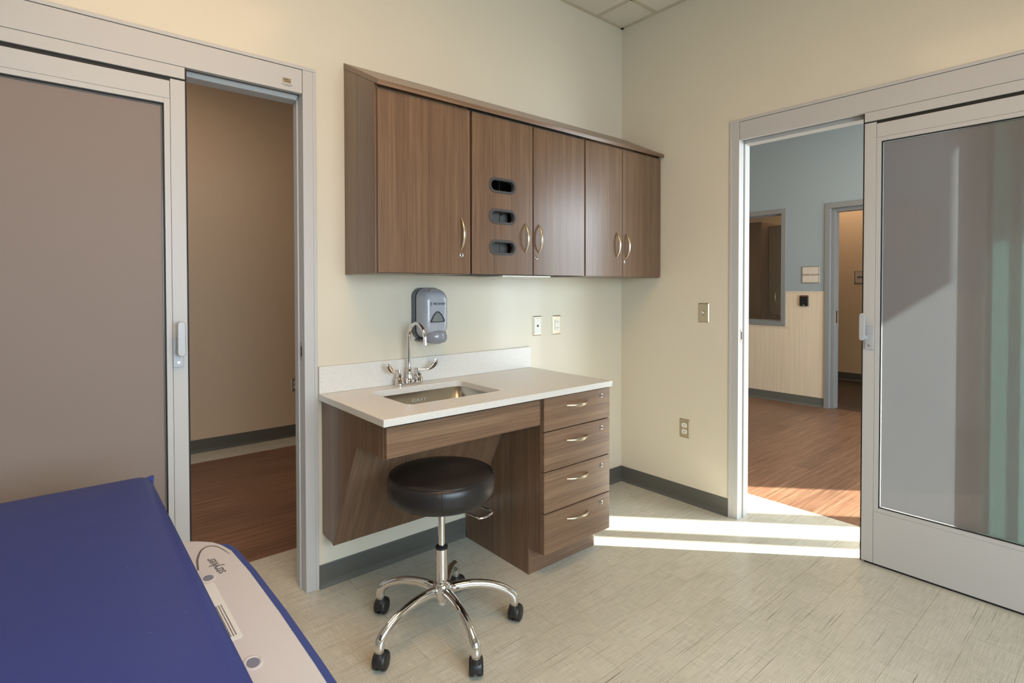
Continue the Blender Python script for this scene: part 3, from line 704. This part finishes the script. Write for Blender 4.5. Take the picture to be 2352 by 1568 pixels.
b = MB(); b.prism(sh(.82), 'y', -.1195, -.116); b.build('level_window', mat('smoky clear plastic', (120, 128, 128), .08, spec=.8), sp, bevel=.001)
b = MB(); b.prism(rrect(sx-.030, sx+.030, 1.292, 1.312, .0095, 6), 'y', -.092, -.070); b.build('top_catch', mat('warm grey catch', (124, 120, 112), .3), sp, bevel=.003)
b = MB(); b.box(sx-.062, sx-.030, -.052, -.006, 1.058, 1.069); b.build('latch_tab', M['soap_dark'], sp, bevel=.002)
text('lettering', 'PROVON', .0155, M['ink'], sp, (sx+.006, -.1172, 1.240), (1, 0, 0), (0, 0, 1), thick=.0006, sx=1.0)
b = MB()
for q, (w_, z_) in enumerate(((.006, 1.2475), (.0045, 1.244), (.006, 1.2405), (.0035, 1.237), (.005, 1.2335))): b.box(sx-.037-w_/2, sx-.037+w_/2, -.1175, -.1155, z_-.001, z_+.001)
b.build('emblem', M['ink'], sp)

# ================================================================== BASE UNITS
vc = thing('sink_base_cabinet', 'open kneespace sink cabinet in brown woodgrain with slanted back panel', 'cabinet', (-1.69, -.30, .23))
b = MB(); b.prism([(-.001, .829), (-.001, .240), (-.118, .233), (-.352, .706), (-.583, .706), (-.583, .829)], 'x', -2.064, -2.046); b.build('side_panel', M['lam_v'], vc, bevel=.0008)
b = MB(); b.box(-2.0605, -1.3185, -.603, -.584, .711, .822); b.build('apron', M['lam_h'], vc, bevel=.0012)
n = Vector((.473, .235)).normalized()   # slanted panel in (y,z)
p0, p1 = Vector((-.124, .229)), Vector((-.364, .703)); dd = (p1-p0).normalized(); nn = Vector((dd.y, -dd.x))
nn = nn if nn.x > 0 else -nn
b = MB(); b.prism([tuple(p0), tuple(p1), tuple(p1+nn*.017), tuple(p0+nn*.017)], 'x', -2.0655, -1.3035); b.build('slanted_panel', M['lam_s'], vc, bevel=.0008)
MB().box(-2.045, -1.3035, -.583, -.565, .711, .8285).build('frame_rail', M['lam_edge'], vc); MB().box(-2.045, -1.3035, -.022, -.002, .70, .8285).build('frame_rail', M['lam_edge'], vc)
dc = thing('drawer_cabinet', 'four drawer base cabinet in brown woodgrain at the counter end', 'cabinet', (-1.08, -.30, 0))
side = [(-.0145, .001), (-.0145, .829), (-.584, .829), (-.584, .123), (-.508, .123), (-.508, .001)]
b = MB()
b.prism(side, 'x', -1.302, -1.284); b.prism(side, 'x', -.869, -.8512); b.box(-1.284, -.869, -.584, -.0145, .123, .829)
b.build('cabinet_body', M['lam_v'], dc, bevel=.0006)
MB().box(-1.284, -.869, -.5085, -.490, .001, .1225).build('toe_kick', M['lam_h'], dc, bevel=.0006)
MB().box(-1.303, -.8505, -.5875, -.5842, .124, .8285).build('face_gap', M['lam_edge'], dc)
for i, (z0, z1, hz, lz) in enumerate(((.6765, .8245, .775, .791), (.4965, .6715, .6135, .634), (.3090, .4915, .434, .4495), (.1230, .3040, .249, .267))):
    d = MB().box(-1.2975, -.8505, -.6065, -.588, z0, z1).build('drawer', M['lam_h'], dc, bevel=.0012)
    bow_pull((-1.0795, -.6065, hz), 'x', d, L=.146); cam_lock((-.914, -.6065, lz), d)

# ================================================================== STOOL
SCX, SCY = -1.832, -.602
st = thing('rolling_stool', 'round black vinyl stool on chrome five-star caster base', 'stool', (SCX, SCY, 0))
prof = [(.001, .514), (.10, .513), (.150, .514), (.180, .520), (.196, .534), (.2035, .556), (.2050, .580), (.2025, .600), (.197, .611), (.1925, .6145), (.1900, .6175), (.170, .6215), (.12, .625), (.06, .6265), (.001, .627)]
seat = MB().lathe(prof, (SCX, SCY, 0), 96).build('seat', M['vinyl'], st, smooth=True)
seat.modifiers.clear()
b = MB(); b.tube([(SCX+.1945*math.cos(a), SCY+.1945*math.sin(a), .6150) for a in (2*PI*k/96 for k in range(97))], .0018, 8, caps=False); b.build('seam_piping', M['vinyl'], seat, smooth=True)
for a in (math.radians(238), math.radians(60)): MB().tube([(SCX+r*math.cos(a), SCY+r*math.sin(a), z) for r, z in ((.1945, .6138), (.2026, .602), (.2055, .580), (.2040, .556), (.1966, .534))], .0010, 6).build('side_seam', M['vinyl'], seat)
MB().lathe([(.001, .498), (.085, .498), (.085, .5128), (.001, .5128)], (SCX, SCY, 0), 32).build('seat_plate', M['blackp'], st, smooth=True)
MB().lathe([(.001, .335), (.0130, .335), (.0130, .4978), (.001, .4978)], (SCX, SCY, 0), 32).build('gas_piston', M['chrome'], st, smooth=True)
MB().lathe([(.001, .12), (.0170, .12), (.0215, .14), (.0225, .20), (.0225, .325), (.001, .325)], (SCX, SCY, 0), 40).build('column_sleeve', M['chrome'], st, smooth=True)
MB().lathe([(.014, .3245), (.0235, .3245), (.0235, .333), (.017, .338), (.0132, .338)], (SCX, SCY, 0), 40).build('collar', M['blackp'], st, smooth=True)
b = MB(); b.lathe([(.018, .138), (.030, .140), (.036, .150), (.036, .182), (.031, .194), (.0228, .200)], (SCX, SCY, 0), 40); b.lathe([(.001, .112), (.0165, .112), (.0165, .139), (.001, .139)], (SCX, SCY, 0), 32)
b.build('hub', M['chrome'], st, smooth=True)
leg_angles = [45, 117, 189, 261, 333]
for i, dg in enumerate(leg_angles):
    a = math.radians(dg); C_ = Vector((math.cos(a), math.sin(a), 0)); O = Vector((SCX, SCY, 0))
    pts = []; rs = []
    prof = ((.022, .166, .0200), (.06, .172, .0178), (.10, .1745, .0162), (.15, .1705, .0152), (.20, .159, .0148), (.240, .141, .0154), (.262, .126, .0168), (.276, .113, .0180), (.2840, .100, .0184), (.285, .084, .0182), (.285, .068, .0175))
    for u_, z_, r_ in prof: pts.append(O+C_*u_+Vector((0, 0, z_))); rs.append(r_)
    leg = MB().tube(pts, rs, 20, flat=[1.08]*6+[1.0]*5).build('leg', M['chrome'], st, smooth=True, subsurf=1)
    leg.modifiers.remove(leg.modifiers['es']) if 'es' in leg.modifiers else None
    # caster: twin wheels under a hood, swivelled
    sw = math.radians([25, 38, 40, 55, 28][i]); cs = Vector((math.cos(sw), math.sin(sw), 0)); ax = Vector((-cs.y, cs.x, 0))
    stem = O+C_*.285; wc = stem+cs*.012
    ca = MB()
    for s in (-1, 1):
        c0 = wc+ax*(s*.0065); c1 = wc+ax*(s*.0245); zc = Vector((0, 0, .0303))
        ca.tube([c0+zc, c0+ax*s*.001+zc, c1-ax*s*.007+zc, c1-ax*s*.003+zc, c1-ax*s*.0008+zc, c1+zc], [.027, .0300, .0300, .0285, .0255, .022], 32)
    wh = ca.build('caster_wheel', M['blackp'], st, smooth=True)
    # hood: arc over the wheels between the discs and wrapping above
    hd = MB(); rings = []
    for q in range(13):
        th = math.radians(-8+196*q/12); p = wc+cs*(-math.cos(th)*.0)
        rr_ = .0322; c_ = wc+Vector((0, 0, .0308))+cs*(math.cos(th)*rr_)+Vector((0, 0, math.sin(th)*rr_))
        nr = cs*math.cos(th)+Vector((0, 0, math.sin(th)))
        rings.append([c_+ax*.0222-nr*.0035, c_+ax*.0205-nr*.0008, c_+ax*.016+nr*.0012, c_+ax*.008+nr*.0026, c_-ax*.008+nr*.0026, c_-ax*.016+nr*.0012, c_-ax*.0205-nr*.0008, c_-ax*.0222-nr*.0035])
    hd.loft(rings); hd.tube([stem+Vector((0, 0, .052)), stem+Vector((0, 0, .069))], [.020, .0155], 20)
    hd.build('caster_hood', M['hoodp'], wh, smooth=True)
    MB().tube([stem+Vector((0, 0, .066)), stem+Vector((0, 0, .0815))], [.0150, .0150], 24).build('caster_stem', M['steel'], wh, smooth=True)
# height paddle: chrome wire loop under the seat, towards the drawers
pc = Vector((SCX, SCY, .505)); ra = math.radians(-72); e1 = Vector((math.cos(ra), math.sin(ra), 0)); e2 = Vector((-e1.y, e1.x, 0))
pp = [pc+e1*.05+e2*-.034, pc+e1*.13+e2*-.036, pc+e1*.185+e2*-.038+Vector((0, 0, -.004))]
for k_ in range(0, 9):
    tt = k_/8; an = math.radians(-80+160*tt)
    pp.append(pc+e1*(.200+.020*math.cos(an))+e2*(.042*math.sin(an))+Vector((0, 0, -.006)))
pp += [pc+e1*.185+e2*.038+Vector((0, 0, -.004)), pc+e1*.13+e2*.036, pc+e1*.05+e2*.034]
MB().tube(pp, .0038, 10).build('height_lever', M['chrome'], st, smooth=True)

# ================================================================== EXAM BED
bd = thing('stretcher_bed', 'hospital stretcher with blue mattress and white side shell in the foreground', 'bed', (-3.12, -1.55, 0))
MX0, MX1, ME, MN, MT = -3.50, -2.745, -.47, -2.10, .780
def mring(g, z, r): return [Vector((p[0], p[1], z)) for p in rrect(MX0-g+.0, MX1+g, MN-g, ME+g, r, 6)]
b = MB(); b.loft([mring(-.012, .688, .03), mring(-.001, .694, .03), mring(.0, .715, .03), mring(.0, .752, .03), mring(-.003, .769, .03), mring(-.012, .7775, .03), mring(-.03, .7800, .03), mring(-.20, .7805, .03), mring(-.34, .781, .02)])
b.build('mattress', M['blue'], bd, smooth=True).modifiers.clear()
b = MB(); b.tube([(MX1+.0005, ME-.05, .744), (MX1+.0012, (ME+MN)/2, .7435), (MX1+.0005, MN+.05, .744)], .0028, 8); b.tube([(MX1-.05, ME+.0005, .744), (MX0+.05, ME+.0005, .744)], .0028, 8)
# folded cover corner
b.loft([[Vector((MX1-.045, ME-.012, .764)), Vector((MX1+.004, ME+.006, .772)), Vector((MX1-.006, ME+.006, .735))], [Vector((MX1-.035, ME-.03, .776)), Vector((MX1+.006, ME-.015, .774)), Vector((MX1+.003, ME-.02, .73))]])
b.build('cover_seam', M['blue'], bd)
MB().box(MX0+.03, MX1-.03, MN+.02, ME-.03, .650, .6875).build('deck', M['bed_grey'], bd, bevel=.008)
# side shell with bumper: outline follows the rounded end
PZ = .690
inner = [(-2.644, -.884), (-2.634, -.925), (-2.627, -1.06), (-2.624, -1.26), (-2.625, -1.45), (-2.628, -1.60), (-2.64, -1.80), (-2.67, -1.93), (-2.72, -1.98)]
shell = [(-2.80, -.765), (-2.745, -.783), (-2.712, -.800), (-2.682, -.826), (-2.658, -.852)]+inner+[(-2.80, -1.98)]
b = MB(); b.prism(shell, 'z', PZ-.045, PZ); b.build('side_shell', M['shell'], bd, bevel=.006, seg=3)
outer = [(p[0]+.0125, p[1]+(.004 if i < 1 else 0)) for i, p in enumerate(inner)]
band = [(-2.672, -.838)]+[(-2.640, -.873)]+outer[:]+list(reversed(inner))+[(-2.662, -.846)]
b = MB(); b.prism(band, 'z', PZ-.040, PZ-.004); b.build('bumper', M['bumper'], bd, bevel=.003)
for yy in (-1.035, -1.384):
    el = lambda g: [(-2.706+.0108*g*math.cos(2*PI*k/28), yy+.0150*g*math.sin(2*PI*k/28)) for k in range(28)]
    o = MB().loft([[Vector((p[0], p[1], z)) for p in el(g)] for g, z in ((1.45, PZ+.0002), (1.2, PZ+.0016), (1.0, PZ+.0012), (.92, PZ+.0003))]).build('handhold_rim', M['shell'], bd, smooth=True)
    MB().prism(el(.90), 'z', PZ+.0003, PZ+.0009).build('handhold_disc', mat('painted hole shade', (112, 120, 140), .5), o)  # flat disc, the hole's shade put into its colour
text('lettering', 'stryker', .031, M['ink2'], bd, (-2.682, -.988, PZ+.0006), (-.09, 1, 0), (-1, -.09, 0), thick=.0003, sx=1.0, shear=.0)
# swoosh
b = MB(); o_ = []; i_ = []
from mathutils import geometry
ctl = [(-2.716, -.985), (-2.712, -.955), (-2.7065, -.925), (-2.692, -.886), (-2.674, -.873), (-2.657, -.892), (-2.643, -.949)]
cur = []
for q in range(len(ctl)-1):
    P0, P1, P2, P3 = (Vector(ctl[max(q-1, 0)]), Vector(ctl[q]), Vector(ctl[q+1]), Vector(ctl[min(q+2, len(ctl)-1)]))
    for j in range(6):
        t_ = j/6; cur.append(.5*((2*P1)+(P2-P0)*t_+(2*P0-5*P1+4*P2-P3)*t_*t_+(3*P1-P0-3*P2+P3)*t_**3))
cur.append(Vector(ctl[-1]))
for k_, p in enumerate(cur):
    q = k_/(len(cur)-1); tn = (cur[min(k_+1, len(cur)-1)]-cur[max(k_-1, 0)]).normalized(); dn = Vector((-tn.y, tn.x)); w_ = .0022*math.sin(PI*min(.999, .25+q*.75))**.8+.0001
    o_.append(tuple(p+dn*w_)); i_.append(tuple(p-dn*w_))
b.prism(o_+list(reversed(i_)), 'z', PZ+.0001, PZ+.0007); b.build('swoosh_emblem', M['ink2'], bd)
b = MB(); b.prism(rrect(-2.735, -2.700, -1.30, -1.06, .006, 4), 'z', PZ+.0001, PZ+.0006); b.build('care_label', M['label'], bd)
b = MB(); 
for r_ in range(3):
    y = -1.165
    while y > -1.285:
        l = random.uniform(.004, .010); b.box(-2.7185+r_*.0045, -2.7165+r_*.0045, y-l*.6, y, PZ+.0006, PZ+.0009); y -= l*.6+.0016
b.build('label_print', M['ink2'], bd)
# undercarriage (mostly hidden below the mattress)
b = MB(); b.loft([[Vector((p[0], p[1], z)) for p in rrect(-3.42+g, -2.82-g, -1.98+g, -.62-g, .08, 6)] for z, g in ((.20, 0), (.26, 0), (.31, .03), (.33, .08))]); b.build('base_hood', M['shell'], bd, bevel=.004)
for y in (-.95, -1.65): MB().tube([(-3.12, y, .32), (-3.12, y, .655)], [.06, .045], 24).build('lift_column', M['bed_grey'], bd, smooth=True)
for x in (-3.38, -2.86):
    for y in (-.72, -1.86):
        wh = MB().tube([(x-.016, y, .075), (x+.016, y, .075)], [.075, .075], 28).build('caster_wheel', M['blackp'], bd, bevel=.004)
        MB().box(x-.028, x+.028, y-.03, y+.03, .12, .205).build('caster_fork', M['bed_grey'], wh, bevel=.004)

# ================================================================== CORRIDOR THINGS
def sign(name, label, x, y0, y1, z0, z1, words):
    t = thing(name, label, 'sign', (x, (y0+y1)/2, (z0+z1)/2))
    MB().box(x-.008, x-.0003, y0, y1, z0, z1).build('sign_frame', M['signframe'], t, bevel=.003)
    MB().box(x-.0095, x-.0081, y0-.012, y1+.012, z0+.010, z1-.010).build('sign_face', M['signface'], t)
    if words: text('lettering', words, .0285, M['ink'], t, (x-.0100, (y0+y1)/2, (z0+z1)/2-.002), (0, -1, 0), (0, 0, 1), thick=.0003, sx=.92)
    return t
sign('room_sign', 'square silver framed sign reading WORK ROOM on the blue corridor wall', XW, .225, .038, 1.361, 1.547, 'WORK ROOM')
t2 = sign('room_sign', 'half hidden square sign on the work room wall through the far doorway', 5.62, .395, .205, 1.363, 1.543, None)
b = MB(); y = .355
while y > .24: b.box(5.6098, 5.6104, y, y-.014, 1.440, 1.466); y -= .019
b.build('lettering', M['ink'], t2)
rd = thing('card_reader', 'small black card reader on the wainscot below the work room sign', 'card reader', (XW, .196, 1.105))
MB().box(XW-.022, XW-.0003, .150, .242, 1.105, 1.225).build('reader_body', M['reader'], rd, bevel=.006)
MB().box(XW-.0235, XW-.0221, .160, .232, 1.214, 1.219).build('status_bar', mat('red brown strip', (150, 84, 70), .4), rd)
MB().box(XW-.0232, XW-.0221, .187, .205, 1.114, 1.1175).build('reader_logo', M['label'], rd)
fcab = thing('storage_cabinet', 'tall dark brown cabinet seen through the work room window', 'cabinet', (4.35, 1.35, 0))
MB().box(4.05, 4.65, .96, 2.0, 0, 2.16).build('cabinet_body', M['cab_far'], fcab, bevel=.003)
for y0, y1 in ((.965, 1.475), (1.48, 1.995)): MB().box(4.03, 4.049, y0, y1, .1, 2.14).build('door', M['cab_far'], fcab, bevel=.002)
f2 = thing('storage_cabinet', 'brown wall cabinet with curved pull beside the tall work room cabinet', 'cabinet', (4.45, .75, .93))
MB().box(4.26, 4.65, .30, .955, .95, 2.12).build('cabinet_body', M['cab_far'], f2, bevel=.003)
d = MB().box(4.24, 4.259, .62, .952, .955, 2.115).build('door', mat('grey brown laminate', (112, 92, 74), .42), f2, bevel=.002)
bow_pull((4.24, .86, 1.18), 'z', d, out=(-1, 0, 0), L=.16)
MB().box(4.24, 4.259, .302, .616, .955, 2.115).build('door', M['cab_far'], f2, bevel=.002)
